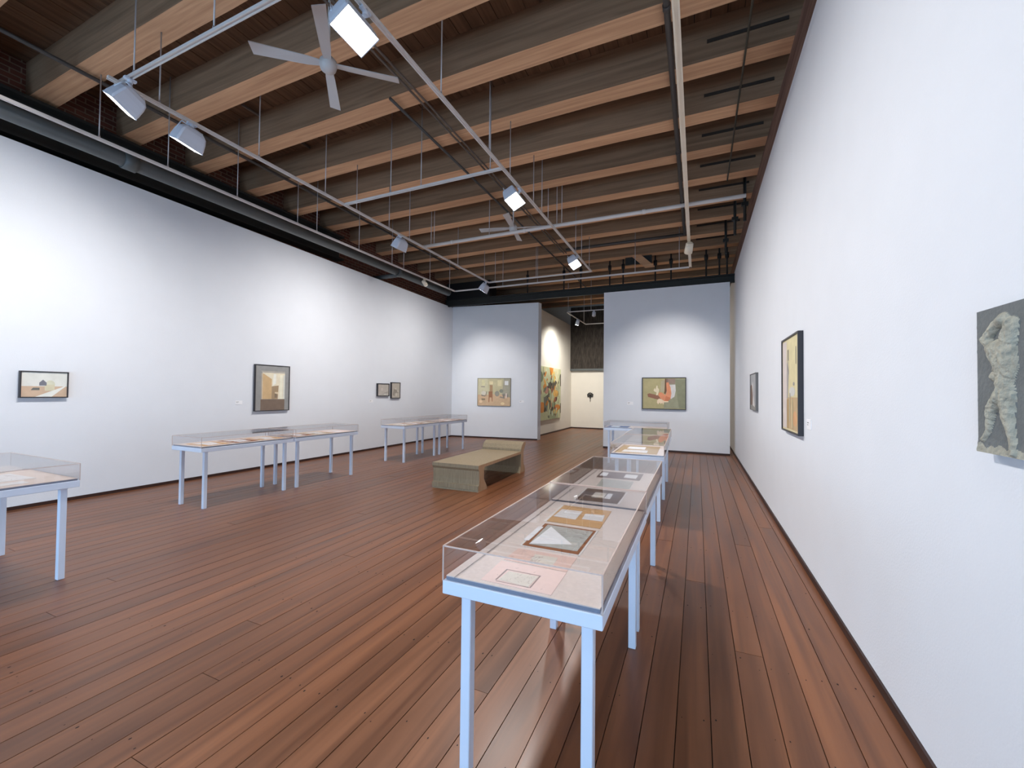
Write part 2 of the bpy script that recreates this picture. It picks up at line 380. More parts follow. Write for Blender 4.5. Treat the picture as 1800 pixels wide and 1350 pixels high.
track((-6.95, Y0, ZT-.01), (-6.95, 11.2, ZT-.01), [(-6.95, y) for y in (-.2, 1.2, 2.655, 3.41, 4.4, 5.54, 5.98, 7.12, 8.23, 8.68, 9.84, 10.87)], 'long white lighting track beside the thick grey pipe on the left')
track((-5.5, 2.15, ZT), (-5.5, 10.7, ZT), [(-5.5, y) for y in (2.6, 3.76, 4.88, 5.56, 6.41, 7.04, 8.97, 10.4)], 'white lighting track holding the two near wall floodlights')
track((-2.52, 2.0, ZT), (-2.52, 10.7, ZT), [(-2.52, y) for y in (3.72, 4.86, 5.53, 6.49, 6.9, 9.15, 9.67, 10.45)], 'white lighting track holding the three dazzling floodlights')
track((-5.62, 2.27, ZT+.036), (-2.0, 2.27, ZT+.036), [(-5.28, 2.27), (-3.97, 2.27), (-2.7, 2.27)], 'near white cross track above the first ceiling fan')
track((-5.48, 5.28, ZT), (-2.54, 5.28, ZT), [(-4.51, 5.28), (-3.92, 5.28), (-2.72, 5.28)], 'middle white cross track joining the two long tracks')
track((-5.48, 10.68, ZT), (-2.54, 10.68, ZT), [(-5.3, 10.68), (-4.05, 10.68)], 'far white cross track closing the track rectangle')
track((-6.93, 11.19, ZT-.01), (-.192, 11.19, ZT-.01), [(-5.3, 11.2), (-4.2, 11.2), (-1.49, 11.2), (-.42, 11.2)], 'farthest cross track running in front of the steel header')
track((-.165, Y0, ZT), (-.165, 11.2, ZT), [(-.165, y) for y in (-2, .2, 1.8)], 'cream lighting track running toward the far right partition', M_CREAM, .05)
for k, (x, y) in enumerate(((-5.42, 7.70), (-5.34, 7.70), (-3.97, 7.70), (-2.68, 7.70), (-2.50, 7.70), (-2.40, 7.70))):
    tag(MB().tube((x, y, 4.88), (x, y, topz(y)), .008, 8).build('hanger_rod', M_ROD), 'thin metal rod holding up the pale cross pipe, '+('leftmost', 'second from left', 'third from left', 'third from right', 'second from right', 'rightmost')[k]+' of six', 'rod', 'rods of the cross pipe')

# ------------------------------------------------------------------ luminaires
def flood(track_pt, head, direction, power, label, colr=(1, .97, .945), size=(.25, .17), roll=(0, 1, 0), lit=True, spread=PI*.8):
    t = thing('floodlight', label, 'floodlight', track_pt)
    tp = Vector(track_pt); h = Vector(head)-tp; d = Vector(direction).normalized()
    yv = Vector(roll); yv = (yv-d*yv.dot(d)).normalized(); xv = yv.cross(-d)      # local x, y = long side, -z = beam
    R_ = Matrix((xv, yv, -d)).transposed().to_4x4(); T = Matrix.Translation(h) @ R_
    a, b = size[1]/2, size[0]/2
    m = MB(); vs = []
    for (s, z) in ((1, 0), (1, .03), (.97, .06), (.93, .11), (.84, .16), (.62, .195), (.45, .205)):
        vs.append([m.bm.verts.new((x*a*s, y*b*s, z)) for x, y in ((-1, -.86), (-.86, -1), (.86, -1), (1, -.86), (1, .86), (.86, 1), (-.86, 1), (-1, .86))])
    for p, q in zip(vs, vs[1:]):
        for i in range(8): m.bm.faces.new((p[i], p[(i+1) % 8], q[(i+1) % 8], q[i]))
    m.bm.faces.new(vs[-1]); m.bm.faces.new(vs[0][::-1])
    m.xf(T).build('housing', M_LAMP, t)
    MB().box((-a*.95, -b*.95, -.006), (a*.95, b*.95, 0)).xf(T).build('lens', M_LENS if lit else M_LAMP, t)
    rim = MB()
    for q in (((-a, -b, -.012), (a, -b*.95, 0)), ((-a, b*.95, -.012), (a, b, 0)), ((-a, -b, -.012), (-a*.95, b, 0)), ((a*.95, -b, -.012), (a, b, 0))): rim.box(*q)
    rim.xf(T).build('rim', M_LAMP, t)
    top = T @ Vector((0, 0, .20))
    br = MB()
    for k in (-1, 1):
        e1 = T @ Vector((-a*.5, k*b*.93, .10)); e2 = T @ Vector((-a*.5, k*b*.80, .215)); br.tube(e1, e2, .007, 8)
    br.tube(T @ Vector((-a*.5, -b*.80, .215)), T @ Vector((-a*.5, b*.80, .215)), .007, 8)
    br.build('bracket', M_LAMP, t)
    mid = T @ Vector((-a*.1, 0, .16))
    MB().tube((0, 0, 0), (0, 0, -.05), .024, 10).tube((0, 0, -.05), tuple(mid), .017, 10).build('stem', M_LAMP, t)
    MB().box((-.02, -.05, -.02), (.02, .05, .0)).build('adapter', M_LAMP, t)
    if lit and power:
        area('flood_beam', tuple(h+d*.03), d, size[1]*.9, size[0]*.9, power, colr, t, spread)
    return t
flood((-2.52, 2.60, ZT), (-2.58, 2.55, 4.56), (.43, -.10, -.89), FLOOD_R, 'dazzling floodlight nearest the camera beside the first ceiling fan', size=(.34, .22))
flood((-2.52, 5.90, ZT), (-2.58, 5.85, 4.56), (.43, -.12, -.89), FLOOD_R, 'dazzling floodlight in the middle of the centre track', size=(.34, .22))
flood((-2.52, 9.30, ZT), (-2.56, 9.25, 4.55), (.43, -.15, -.89), FLOOD_R*.8, 'dazzling floodlight at the far end of the centre track', size=(.34, .22))
flood((-5.35, 2.27, ZT+.036), (-5.40, 2.22, 4.50), (-.47, -.42, -.78), FLOOD_L, 'white floodlight at the corner of the near cross track', size=(.26, .19))
flood((-5.50, 2.93, ZT), (-5.60, 2.93, 4.53), (-.44, -.14, -.89), FLOOD_L, 'white floodlight just behind the corner one on the left track', size=(.30, .18))
flood((-5.50, 6.75, ZT), (-5.58, 6.8, 4.52), (-.50, .02, -.87), FLOOD_L*1.5, 'white floodlight on the left track above the middle of the left wall', size=(.30, .18))
flood((-5.50, 10.5, ZT), (-5.60, 10.5, 4.50), (-.52, -.05, -.85), FLOOD_L*.9, 'white floodlight at the far left corner of the track rectangle', size=(.30, .18))

def spotlamp(track_pt, target, power, ang, label, colr=(1, .95, .9), m=M_CREAM, r=.055, L_=.15, lit_face=False):
    t = thing('spotlight', label, 'spotlight', track_pt)
    tp = Vector(track_pt); h = Vector((0, 0, -.12)); d = (Vector(target)-tp-h).normalized()
    MB().tube(h-d*L_*.5, h+d*L_*.5, r, 18, r*1.08).tube(h-d*L_*.62, h-d*L_*.5, r*.7, 18, r).build('housing', m, t)
    MB().tube(h+d*L_*.5, h+d*(L_*.5+.004), r*.93, 18).build('lens', M_LENS, t)
    MB().tube((0, 0, 0), (0, 0, -.05), .02, 10).tube((0, 0, -.05), tuple(h), .012, 8).build('stem', m, t)
    MB().box((-.02, -.05, -.02), (.02, .05, 0)).build('adapter', m, t)
    spot('spot_beam', tuple(h+d*(L_*.5+.03)), tuple(Vector(target)-tp), power, colr, ang, parent=t)
    return t
spotlamp((-6.95, 9.6, ZT-.01), (-6.5, 13.1, 1.75), FLOOD_C*2.2, 62, 'small cream spotlight on the left track aimed at the far left partition')
spotlamp((-.165, 9.35, ZT), (-.85, 12.5, 1.75), FLOOD_C*2.2, 66, 'cream cylinder spotlight at the far end of the cream track', r=.075, L_=.2)
# passage lamps
PT = tag(MB().box((-4.3, 14.4, 4.50), (-4.265, 17.2, 4.53)).box((-4.3, 14.4, 4.50), (-2.0, 14.435, 4.53)).box((-4.3, 17.2, 4.50), (-2.0, 17.235, 4.53)).build('lighting_track', M_TRACK), 'small white track rectangle in the passage behind the partitions', 'light track')
for x, y in ((-4.28, 14.6), (-4.28, 16.9), (-3.4, 14.41), (-3.4, 17.21)): MB().tube((x, y, 4.53), (x, y, topz(y)), .01, 8).build('rod', M_ROD, PT)
spotlamp((-4.28, 15.9, 4.50), (-5.4, 16.4, 1.2), 300, 155, 'glowing spotlight in the passage aimed at the large abstract painting', (1, .98, .92), M_LAMP, .07, .2)
spotlamp((-3.3, 14.42, 4.50), (-4.4, 19.0, 1.6), 600, 75, 'small spotlight in the passage aimed at the back wall', (1, .95, .88), M_LAMP, .06, .16)
spotlamp((-2.2, 17.2, 4.50), (.9, 14.6, 2.0), 200, 90, 'spotlight in the passage behind the far right partition', (1, .88, .74), M_LAMP, .06, .16)
# out of frame: the same cream track continues behind the camera and lights the near end of both walls
flood((-.165, -.6, ZT), (-.2, -.6, 4.55), (.55, .35, -.75), FLOOD_R*.16, 'white floodlight on the cream track behind the camera, aimed right', size=(.26, .18))

# ceiling fans
def fan(loc, a0, label):
    t = thing('ceiling_fan', label, 'ceiling fan', loc)
    MB().tube((0, 0, .03), (0, 0, ZC-loc[2]), .014, 10).build('downrod', M_FAN, t)
    m = MB(); prof = [(.0, -.075), (.045, -.07), (.075, -.045), (.085, -.01), (.085, .04), (.06, .07), (.03, .1)]
    rings = []
    for r, z in prof:
        rings.append([m.bm.verts.new((max(r, .001)*math.cos(2*PI*i/20), max(r, .001)*math.sin(2*PI*i/20), z)) for i in range(20)])
    for p, q in zip(rings, rings[1:]):
        for i in range(20): m.bm.faces.new((p[i], p[(i+1) % 20], q[(i+1) % 20], q[i])).smooth = True
    m.bm.faces.new(rings[0]); m.bm.faces.new(rings[-1][::-1])
    m.build('motor_hub', M_FAN, t)
    for k in range(4):
        b = MB().prism([(.08, -.035, .004), (.2, -.05, -.004), (.70, -.07, -.012), (.72, .05, .018), (.2, .045, .014), (.08, .035, .012)], (0, 0, .009))
        b.xf(Matrix.Rotation(math.radians(a0+90*k), 4, 'Z')).build('blade', M_FAN, t)
    return t
fan((-3.53, 3.136, 5.0), 42, 'off-white four-blade ceiling fan beside the nearest dazzling floodlight')
fan((-3.49, 7.845, 5.0), 13, 'off-white ceiling fan farther away behind the pale cross pipe')

# ------------------------------------------------------------------ display tables
def table(cx, y0, rot, label, Wd=.665, Ln=1.375):
    t = thing('display_case_table', label, 'display case', (cx, y0, 0), rot, 'glass-topped display tables')
    hw = Wd/2
    MB().box((-hw, 0, .765), (hw, Ln, .82)).bevel(.003, 1).build('table_frame', M_TABLE, t)
    for x in (-hw+.05, hw-.05-.045):
        for y in (.072, Ln-.072-.045):
            MB().box((x, y, 0), (x+.045, y+.045, .765)).bevel(.003, 1).build('leg', M_TABLE, t)
    i = .012
    MB().box((-hw+i, i, .82), (hw-i, Ln-i, .834)).build('plinth', M_DECKSIDE, t)
    dk = MB(); dk.box((-hw+i+.042, i, .834), (hw-i, Ln-i, .838)); dk.box((-hw+i, i, .834), (-hw+i+.039, Ln-i, .838))
    dk.build('deck', M_DECK, t)
    g = MB(); th = .005; z0_, z1_ = .82, .958; j = .002
    g.box((-hw+j, j, z0_), (hw-j, j+th, z1_)); g.box((-hw+j, Ln-j-th, z0_), (hw-j, Ln-j, z1_))
    g.box((-hw+j, j+th, z0_), (-hw+j+th, Ln-j-th, z1_)); g.box((hw-j-th, j+th, z0_), (hw-j, Ln-j-th, z1_))
    g.box((-hw+j, j, z1_), (hw-j, Ln-j, z1_+th))
    go = g.build('glass_cover', M_GLASS, t)
    e = MB(); s = .0026; X = (-hw+j, hw-j); Y = (j, Ln-j); zz = z1_+th
    for x in X: e.box((x-s, Y[0], zz-s*1.6), (x+s, Y[1], zz+s*.3))
    for y in Y: e.box((X[0], y-s, zz-s*1.6), (X[1], y+s, zz+s*.3))
    for x in X:
        for y in Y: e.box((x-s, y-s, z0_), (x+s, y+s, zz))
    e.build('cover_edge', M_EDGE, go)
    return t
T1 = table(-.635, 1.490, 0, 'nearest display table, pink sheets and a folded white paper under its glass')
T2 = table(-.640, 2.885, 0, 'second display table in the right row, grey-brown mats under its glass')
T3 = table(-.705, 5.520, .022, 'third display table in the right row, tan board under its glass')
T4 = table(-.745, 6.940, .022, 'fourth display table in the right row, pale sheets under its glass')
T5 = table(-.60, 10.09, PI/2, 'display table standing crosswise before the far right partition')
A1 = table(-6.32, 3.405, 0, 'display table left of the grey-matted mirror-like picture, nearer of its joined pair')
A2 = table(-6.32, 4.825, 0, 'display table right of the grey-matted picture, farther of its joined pair')
B1 = table(-6.32, 7.590, 0, 'display table beneath the two small framed pictures, nearer of the far pair')
B2 = table(-6.32, 9.005, 0, 'display table by the far left corner of the room')
N1 = table(-4.79, 1.4475, PI/2, 'display table cut off by the left edge of the picture')

# papers -------------------------------------------------------------------
ZD = .8382
def slab(name, pts, z, m, th=.0016, parent=None, label=None):
    return MB().prism([(x, y, z) for x, y in pts], (0, 0, th)).build(name, m, parent, label=label)
def P(name, c, var=.03, vs=40): return mat(name, c, .9, var=var, vscale=vs)
M_PINK = P('pink_paper', (240, 214, 206)); M_PINK2 = P('peach_pink_paper', (232, 200, 188)); M_PAPER = P('white_paper', (228, 226, 226))
M_IVORY = P('ivory_paper', (226, 218, 206), .05, 30); M_BROWNM = P('brown_card', (150, 96, 62)); M_ORANGE = P('orange_kraft', (206, 164, 116))
M_MAUVE = P('mauve_brown_card', (118, 96, 92)); M_DARKM = P('dark_brown_card', (92, 72, 66)); M_GREYP = P('grey_pencil_paper', (186, 186, 180), .12, 30)
M_TAN = P('tan_card', (190, 166, 132)); M_PENCIL = P('pencil_mark', (164, 146, 140)); M_FOLD = P('folded_paper', (242, 242, 244)); M_MATW = P('white_mat', (232, 228, 224))
def marks(parent, box_, n, z, seed=1, ln=.03, wdt=.0012):
    rr = random.Random(seed); b = MB(); x0_, y0_, x1_, y1_ = box_
    for _ in range(n):
        x = rr.uniform(x0_, x1_); y = rr.uniform(y0_, y1_); a = rr.uniform(0, PI); l = rr.uniform(.3, 1)*ln; dx, dy = math.cos(a)*l/2, math.sin(a)*l/2
        nx, ny = -math.sin(a)*wdt/2, math.cos(a)*wdt/2
        b.prism([(x-dx-nx, y-dy-ny, z), (x+dx-nx, y+dy-ny, z), (x+dx+nx, y+dy+ny, z), (x-dx+nx, y-dy+ny, z)], (0, 0, .0003))
    return b.build('pencil_drawing', M_PENCIL, parent, 'stuff')
def rect(x0_, y0_, x1_, y1_): return [(x0_, y0_), (x1_, y0_), (x1_, y1_), (x0_, y1_)]
# nearest table
s = tag(slab('drawing_sheet', [(-.806, 1.525), (-.504, 1.520), (-.507, 1.737), (-.812, 1.735)], ZD, M_PINK), 'pale pink sheet with an ivory card, nearest in the nearest display table', 'paper')
slab('card', [(-.740, 1.552), (-.605, 1.543), (-.602, 1.648), (-.734, 1.643)], ZD+.0016, M_IVORY, .001, s)
fr_ = MB()
for q in (((-.752, 1.548), (-.745, 1.66)), ((-.600, 1.54), (-.594, 1.655)), ((-.752, 1.655), (-.594, 1.660)), ((-.745, 1.538), (-.60, 1.542))): fr_.box((*q[0], ZD+.0016), (*q[1], ZD+.002))
fr_.build('pencil_outline', M_PENCIL, s)
marks(s, (-.735, 1.56, -.61, 1.64), 22, ZD+.0027, 2, .012, .0009); marks(s, (-.79, 1.54, -.52, 1.72), 10, ZD+.0017, 9, .014, .001)
s = tag(slab('drawing_sheet', [(-.807, 1.752), (-.509, 1.744), (-.509, 1.913), (-.80, 1.908)], ZD, M_PINK2), 'peach pink sheet with a sketch, second in the nearest display table', 'paper')
slab('card', [(-.695, 1.760), (-.582, 1.760), (-.588, 1.872), (-.698, 1.868)], ZD+.0016, M_IVORY, .001, s)
marks(s, (-.70, 1.765, -.65, 1.85), 40, ZD+.0027, 3, .02, .0012); marks(s, (-.79, 1.76, -.70, 1.89), 12, ZD+.0017, 8, .03, .001)
s = tag(slab('mounted_sheet', [(-.812, 1.943), (-.503, 1.940), (-.501, 2.335), (-.822, 2.338)], ZD, M_MATW, .002), 'folded white paper on a brown card in a white mat, nearest display table', 'paper')
slab('brown_card', [(-.800, 1.952), (-.513, 1.950), (-.512, 2.328), (-.812, 2.330)], ZD+.002, M_BROWNM, .0012, s)
slab('grey_sheet', [(-.774, 1.977), (-.529, 1.985), (-.524, 2.302), (-.789, 2.310)], ZD+.0032, M_GREYP, .0012, s)
fo = MB(); A_, B_, C_ = Vector((-.760, 2.285, ZD+.0046)), Vector((-.574, 2.060, ZD+.0046)), Vector((-.772, 1.982, ZD+.0046)); Dm = Vector((-.742, 2.08, ZD+.016))
for tri in ((A_, B_, Dm), (B_, C_, Dm), (C_, A_, Dm), (A_, C_, B_)): fo.bm.faces.new([fo.bm.verts.new(v) for v in tri])
fo.build('folded_flap', M_FOLD, s)
slab('paper_flap', [(-.822, 2.02), (-.792, 2.02), (-.797, 2.26), (-.826, 2.26)], ZD+.0035, M_FOLD, .001, s)
marks(s, (-.70, 2.16, -.54, 2.29), 60, ZD+.0045, 4, .03, .0012)
s = tag(slab('folder', [(-.821, 2.382), (-.502, 2.379), (-.508, 2.762), (-.830, 2.768)], ZD, M_ORANGE, .002), 'orange-brown folder holding two white cards, farthest in the nearest display table', 'paper')
slab('card', [(-.812, 2.490), (-.672, 2.480), (-.676, 2.670), (-.812, 2.664)], ZD+.002, M_PAPER, .001, s)
slab('card', [(-.640, 2.508), (-.517, 2.512), (-.530, 2.650), (-.646, 2.630)], ZD+.002, M_PAPER, .001, s)
slab('backing', [(-.838, 2.375), (-.818, 2.375), (-.828, 2.775), (-.845, 2.775)], ZD, M_MATW, .0015, s)
marks(s, (-.80, 2.50, -.69, 2.65), 40, ZD+.0031, 5, .01, .0009)
# second table
s = tag(slab('mounted_sheet', [(-.815, 2.935), (-.49, 2.945), (-.49, 3.345), (-.822, 3.355)], ZD, M_MATW, .0018), 'dark brown mat with two white cards, nearest in the second display table', 'paper')
slab('dark_mat', [(-.800, 2.945), (-.505, 2.958), (-.505, 3.335), (-.808, 3.345)], ZD+.0018, M_DARKM, .001, s)
slab('card', [(-.716, 3.070), (-.626, 3.070), (-.631, 3.232), (-.718, 3.235)], ZD+.0028, M_IVORY, .001, s)
slab('card', [(-.620, 3.070), (-.577, 3.065), (-.584, 3.231), (-.621, 3.234)], ZD+.0028, M_FOLD, .001, s)
s = tag(slab('drawing_sheet', [(-.761, 3.410), (-.499, 3.427), (-.503, 3.777), (-.780, 3.790)], ZD, M_GREYP), 'pale grey pencil drawing in the middle of the second display table', 'paper')
marks(s, (-.75, 3.44, -.52, 3.76), 90, ZD+.0017, 6, .05, .0014)
s = tag(slab('mounted_sheet', [(-.846, 3.841), (-.465, 3.842), (-.468, 4.175), (-.858, 4.150)], ZD, M_MAUVE), 'mauve-brown mat with two small white cards, far end of the second display table', 'paper')
slab('card', [(-.835, 3.918), (-.771, 3.915), (-.779, 4.086), (-.842, 4.084)], ZD+.0016, M_FOLD, .001, s)
slab('card', [(-.615, 3.922), (-.505, 3.915), (-.507, 4.087), (-.616, 4.090)], ZD+.0016, M_FOLD, .001, s)
# third and fourth tables
s = tag(slab('mounted_sheet', [(-1.0, 5.60), (-.47, 5.612), (-.49, 6.45), (-1.0, 6.42)], ZD, M_TAN), 'tan board with two white sheets inside the third display table', 'paper')
slab('sheet', [(-.92, 5.68), (-.60, 5.69), (-.61, 5.94), (-.915, 5.91)], ZD+.0016, M_PAPER, .001, s); slab('sheet', [(-.90, 6.02), (-.66, 6.01), (-.67, 6.30), (-.90, 6.28)], ZD+.0016, M_FOLD, .001, s)
M_NAVY = P('slate_blue_paper', (96, 112, 150))
s = tag(slab('mounted_sheet', rect(-1.93, 9.80, -1.45, 10.25), ZD, M_NAVY), 'slate blue sheet in the crosswise display table before the far partition', 'paper')
slab('card', rect(-1.85, 9.86, -1.66, 10.15), ZD+.0016, M_PAPER, .001, s)
s = tag(slab('mounted_sheet', rect(-1.02, 7.03, -.62, 7.55), ZD, M_IVORY), 'ivory sheet with a white card, near end of the fourth display table', 'paper')
slab('card', rect(-.97, 7.12, -.84, 7.42), ZD+.0016, M_PAPER, .001, s)
s = tag(slab('mounted_sheet', rect(-.98, 7.70, -.52, 8.15), ZD, M_IVORY), 'plain ivory sheet at the far end of the fourth display table', 'paper')
# left tables
def boards(cx, ylist, nm, g, cols, zc=ZD):
    for k, (ya, yb) in enumerate(ylist):
        s = tag(slab('mounted_sheet', rect(cx-.20, ya, cx+.24, yb), zc, cols[k % len(cols)]), nm[k], 'paper', g)
        L_ = yb-ya
        slab('card', rect(cx-.14, ya+.05, cx+.02, yb-.06), zc+.0016, M_PAPER, .001, s)
        slab('card', rect(cx+.05, ya+.08, cx+.19, ya+L_*.7), zc+.0016, M_FOLD, .001, s)
G = 'mounted sheets in the left display tables'
boards(-6.32, [(3.50, 3.86), (3.92, 4.28), (4.33, 4.70)], ['orange-brown sheet nearest the camera in the long left display pair', 'brown sheet in the middle of the nearer left display table', 'orange-brown sheet at the joint of the long left display pair'], G, [M_ORANGE, M_BROWNM, M_ORANGE])
boards(-6.32, [(4.90, 5.26), (5.32, 5.68), (5.74, 6.10)], ['brown sheet just past the joint of the long left display pair', 'tan sheet in the middle of the table right of the matted picture', 'pink sheet at the far end of the long left display pair'], G, [M_BROWNM, M_TAN, M_PINK])
boards(-6.32, [(7.68, 8.05), (8.12, 8.50), (8.54, 8.88)], ['tan sheet nearest the camera in the far left display pair', 'brown sheet beneath the small framed pictures', 'tan sheet at the joint of the far left display pair'], G, [M_TAN, M_BROWNM, M_TAN])
boards(-6.32, [(9.09, 9.46), (9.52, 9.90), (9.95, 10.28)], ['brown sheet past the joint of the far left display pair', 'pink sheet in the table by the far left corner', 'brown sheet at the very end by the far left corner'], G, [M_BROWNM, M_PINK, M_BROWNM])
s = tag(slab('drawing_sheet', [(-5.55, 1.18), (-5.12, 1.18), (-5.10, 1.62), (-5.55, 1.60)], ZD, M_PAPER), 'white drawing sheet in the display table at the left picture edge', 'paper')
marks(s, (-5.5, 1.2, -5.15, 1.58), 60, ZD+.0017, 12, .05, .002)
s = tag(slab('drawing_sheet', [(-6.05, 1.2), (-5.65, 1.2), (-5.65, 1.6), (-6.05, 1.6)], ZD, M_GREYP), 'grey sheet beside the white drawing in the table at the left picture edge', 'paper')
s = tag(slab('drawing_sheet', [(-5.03, 1.30), (-4.90, 1.30), (-4.90, 1.52), (-5.03, 1.52)], ZD, M_PAPER), 'small white card at the right end of the left-edge display table', 'paper')

# ------------------------------------------------------------------ bench (seat, head roll, two flared ends)
t = thing('bench', 'long grey-brown wooden daybed bench with a raised headrest in the room centre', 'bench', (-3.64, 5.93, 0), .02)
hw = .435
def profile(pts, x0_, x1_, name, mats, side=None):
    m = MB(); n0 = 0
    a = [m.bm.verts.new((x0_, y, z)) for y, z in pts]; b = [m.bm.verts.new((x1_, y, z)) for y, z in pts]; n = len(pts)
    f1 = m.bm.faces.new(a[::-1]); f2_ = m.bm.faces.new(b); f1.material_index = f2_.material_index = 1
    for i in range(n): m.bm.faces.new((a[i], a[(i+1) % n], b[(i+1) % n], b[i]))
    return m.build(name, mats, t)
profile([(.0, 0), (.33, 0), (.30, .06), (.235, .14), (.20, .19), (.20, .33), (.0+.03, .33), (.035, .19), (.03, .115), (.022, .1)], -hw, hw, 'end_panel', [M_BENCH, M_BENCHS])
profile([(.03, .33), (.0, .37), (-.0, .425), (1.86, .425), (1.86, .375), (.23, .375), (.20, .33)], -hw, hw, 'seat', [M_BENCH, M_BENCHS])
profile([(1.80, 0), (2.09, 0), (2.06, .10), (2.0, .17), (1.99, .40), (2.07, .50), (2.12, .56), (2.10, .60), (2.02, .60), (1.92, .55), (1.86, .47), (1.86, .36), (1.86, .12), (1.83, .05)], -hw, hw, 'headrest_end', [M_BENCH, M_BENCHS])
MB().box((-hw, -.006, .03), (hw, .03, .10)).build('plinth_band', M_BENCH, t)

# ------------------------------------------------------------------ framed pictures
PC = {}
def pm(c):
    k = 'paint_%d_%d_%d' % c
    return mat(k, c, .75, var=.07, vscale=9, bump=.15, bscale=120)
def picture(name, label, cat, origin, ux, nx, W_, Hh, depth, fw, fcol, polys, base, mat_border=None, group=None):
    """origin: lower left corner on the wall; ux: unit vector along the width; nx: unit vector out of the wall"""
    t = thing(name, label, cat, origin, 0, group)
    ux = Vector(ux); nx = Vector(nx); uz = Vector((0, 0, 1))
    Mx = Matrix((ux, uz, nx)).transposed().to_4x4()
    def bx(a, b, m, nm, **k): return MB().box(a, b).xf(Mx).build(nm, m, t, **k)
    if fw:
        fr = MB()
        fr.box((0, 0, 0), (fw, Hh, depth)).box((W_-fw, 0, 0), (W_, Hh, depth)).box((fw, 0, 0), (W_-fw, fw, depth)).box((fw, Hh-fw, 0), (W_-fw, Hh, depth))
        fr.xf(Mx).build('frame', fcol, t)
        bx((fw, fw, 0), (W_-fw, Hh-fw, depth-.012), pm(base), 'canvas'); z = depth-.012; a0, b0, a1, b1 = fw, fw, W_-fw, Hh-fw
    else:
        bx((0, 0, 0), (W_, Hh, depth), pm(base), 'canvas'); z = depth; a0, b0, a1, b1 = 0, 0, W_, Hh
    m = MB(); ms = []
    for k, (c, pts) in enumerate(polys):
        if pm(c) not in ms: ms.append(pm(c))
        m.mi = ms.index(pm(c)); n0 = len(m.bm.faces)
        pp = [(a0+(a1-a0)*min(max(x, 0), 1), b0+(b1-b0)*min(max(y, 0), 1), z+.0002*(k+1)) for x, y in pts]
        f = m.bm.faces.new([m.bm.verts.new(p) for p in pp]); f.material_index = m.mi
    if polys: m.xf(Mx).build('painted_shapes', ms, t)
    return t
def ell(cx, cy, rx, ry, n=14, rot=0): return [(cx+rx*math.cos(2*PI*i/n)*math.cos(rot)-ry*math.sin(2*PI*i/n)*math.sin(rot), cy+rx*math.cos(2*PI*i/n)*math.sin(rot)+ry*math.sin(2*PI*i/n)*math.cos(rot)) for i in range(n)]
def rc(a, b, c, d): return [(a, b), (c, b), (c, d), (a, d)]
Lw = dict(ux=(0, 1, 0), nx=(1, 0, 0))
picture('framed_painting', 'black-framed landscape of a small dark house and a white road', 'painting', (XL, 2.40, 1.465), (0, 1, 0), (1, 0, 0), .467, .36, .05, .014, M_BLACKF,
    [((206, 178, 152), rc(0, 0, 1, .43)), ((226, 226, 218), rc(.0, .43, 1, 1)), ((216, 214, 190), ell(.62, .50, .11, .18)), ((214, 206, 176), rc(.5, .25, .72, .5)),
     ((232, 232, 224), [(.3, 0), (.66, 0), (.97, .43), (.93, .43)]), ((120, 120, 128), [(.38, .46), (.54, .46), (.54, .58), (.46, .70), (.38, .58)]), ((112, 112, 106), [(.20, .27), (.39, .27), (.39, .37), (.25, .37)])], (206, 178, 152))
picture('framed_picture', 'tall black-framed picture with a wide grey mat and an ivory interior view', 'painting', (XL, 5.595, 1.172), (0, 1, 0), (1, 0, 0), .78, .955, .05, .014, M_BLACKF,
    [((124, 106, 92), rc(.15, .0, .87, .245)), ((232, 222, 196), rc(.19, .25, .87, .84)), ((206, 174, 130), [(.20, .25), (.47, .25), (.47, .70), (.22, .82), (.20, .82)]),
     ((240, 238, 226), [(.5, .55), (.6, .6), (.6, .82), (.52, .82)]), ((166, 142, 112), [(.47, .25), (.66, .25), (.68, .56), (.50, .54), (.47, .53)]), ((132, 116, 96), rc(.56, .28, .64, .38)), ((216, 196, 164), [(.56, .38), (.66, .36), (.68, .41), (.57, .41)]),
     ((240, 236, 214), rc(.72, .25, .80, .80)), ((222, 222, 210), rc(.82, .25, .87, .80)), ((176, 164, 148), [(.15, .84), (.19, .80), (.19, .25), (.16, .25)]), ((178, 172, 162), [(.15, .88), (.87, .88), (.87, .84), (.19, .84)])], (150, 150, 148))
picture('framed_drawing', 'small squarish grey-brown drawing in a black frame, left one of two', 'drawing', (XL, 9.125, 1.465), (0, 1, 0), (1, 0, 0), .487, .365, .05, .022, M_BLACKF,
    [((188, 180, 170), rc(.03, .03, .97, .97)), ((168, 160, 152), [(.4, .1), (.9, .2), (.95, .4), (.7, .3)]), ((214, 202, 194), ell(.37, .55, .05, .14)), ((206, 200, 190), ell(.65, .12, .14, .06))], (176, 170, 160))
picture('framed_drawing', 'small upright grey-brown drawing in a black frame, right one of two', 'drawing', (XL, 9.70, 1.40), (0, 1, 0), (1, 0, 0), .40, .475, .05, .02, M_BLACKF,
    [((184, 176, 162), rc(.03, .03, .97, .97)), ((150, 142, 130), [(.15, .2), (.25, .6), (.4, .66), (.8, .4), (.85, .3), (.6, .35), (.4, .3), (.35, .1)]), ((196, 188, 176), ell(.45, .62, .14, .06)), ((200, 192, 178), ell(.6, .2, .1, .1)), ((200, 190, 176), ell(.75, .45, .06, .08))], (176, 170, 158))
du = (PL[1]-PL[0]).normalized(); dn = Vector((du.y, -du.x, 0))
def onPL(s_): p = PL[0]+du*s_; return (p.x, p.y)
p5 = onPL(1.02)
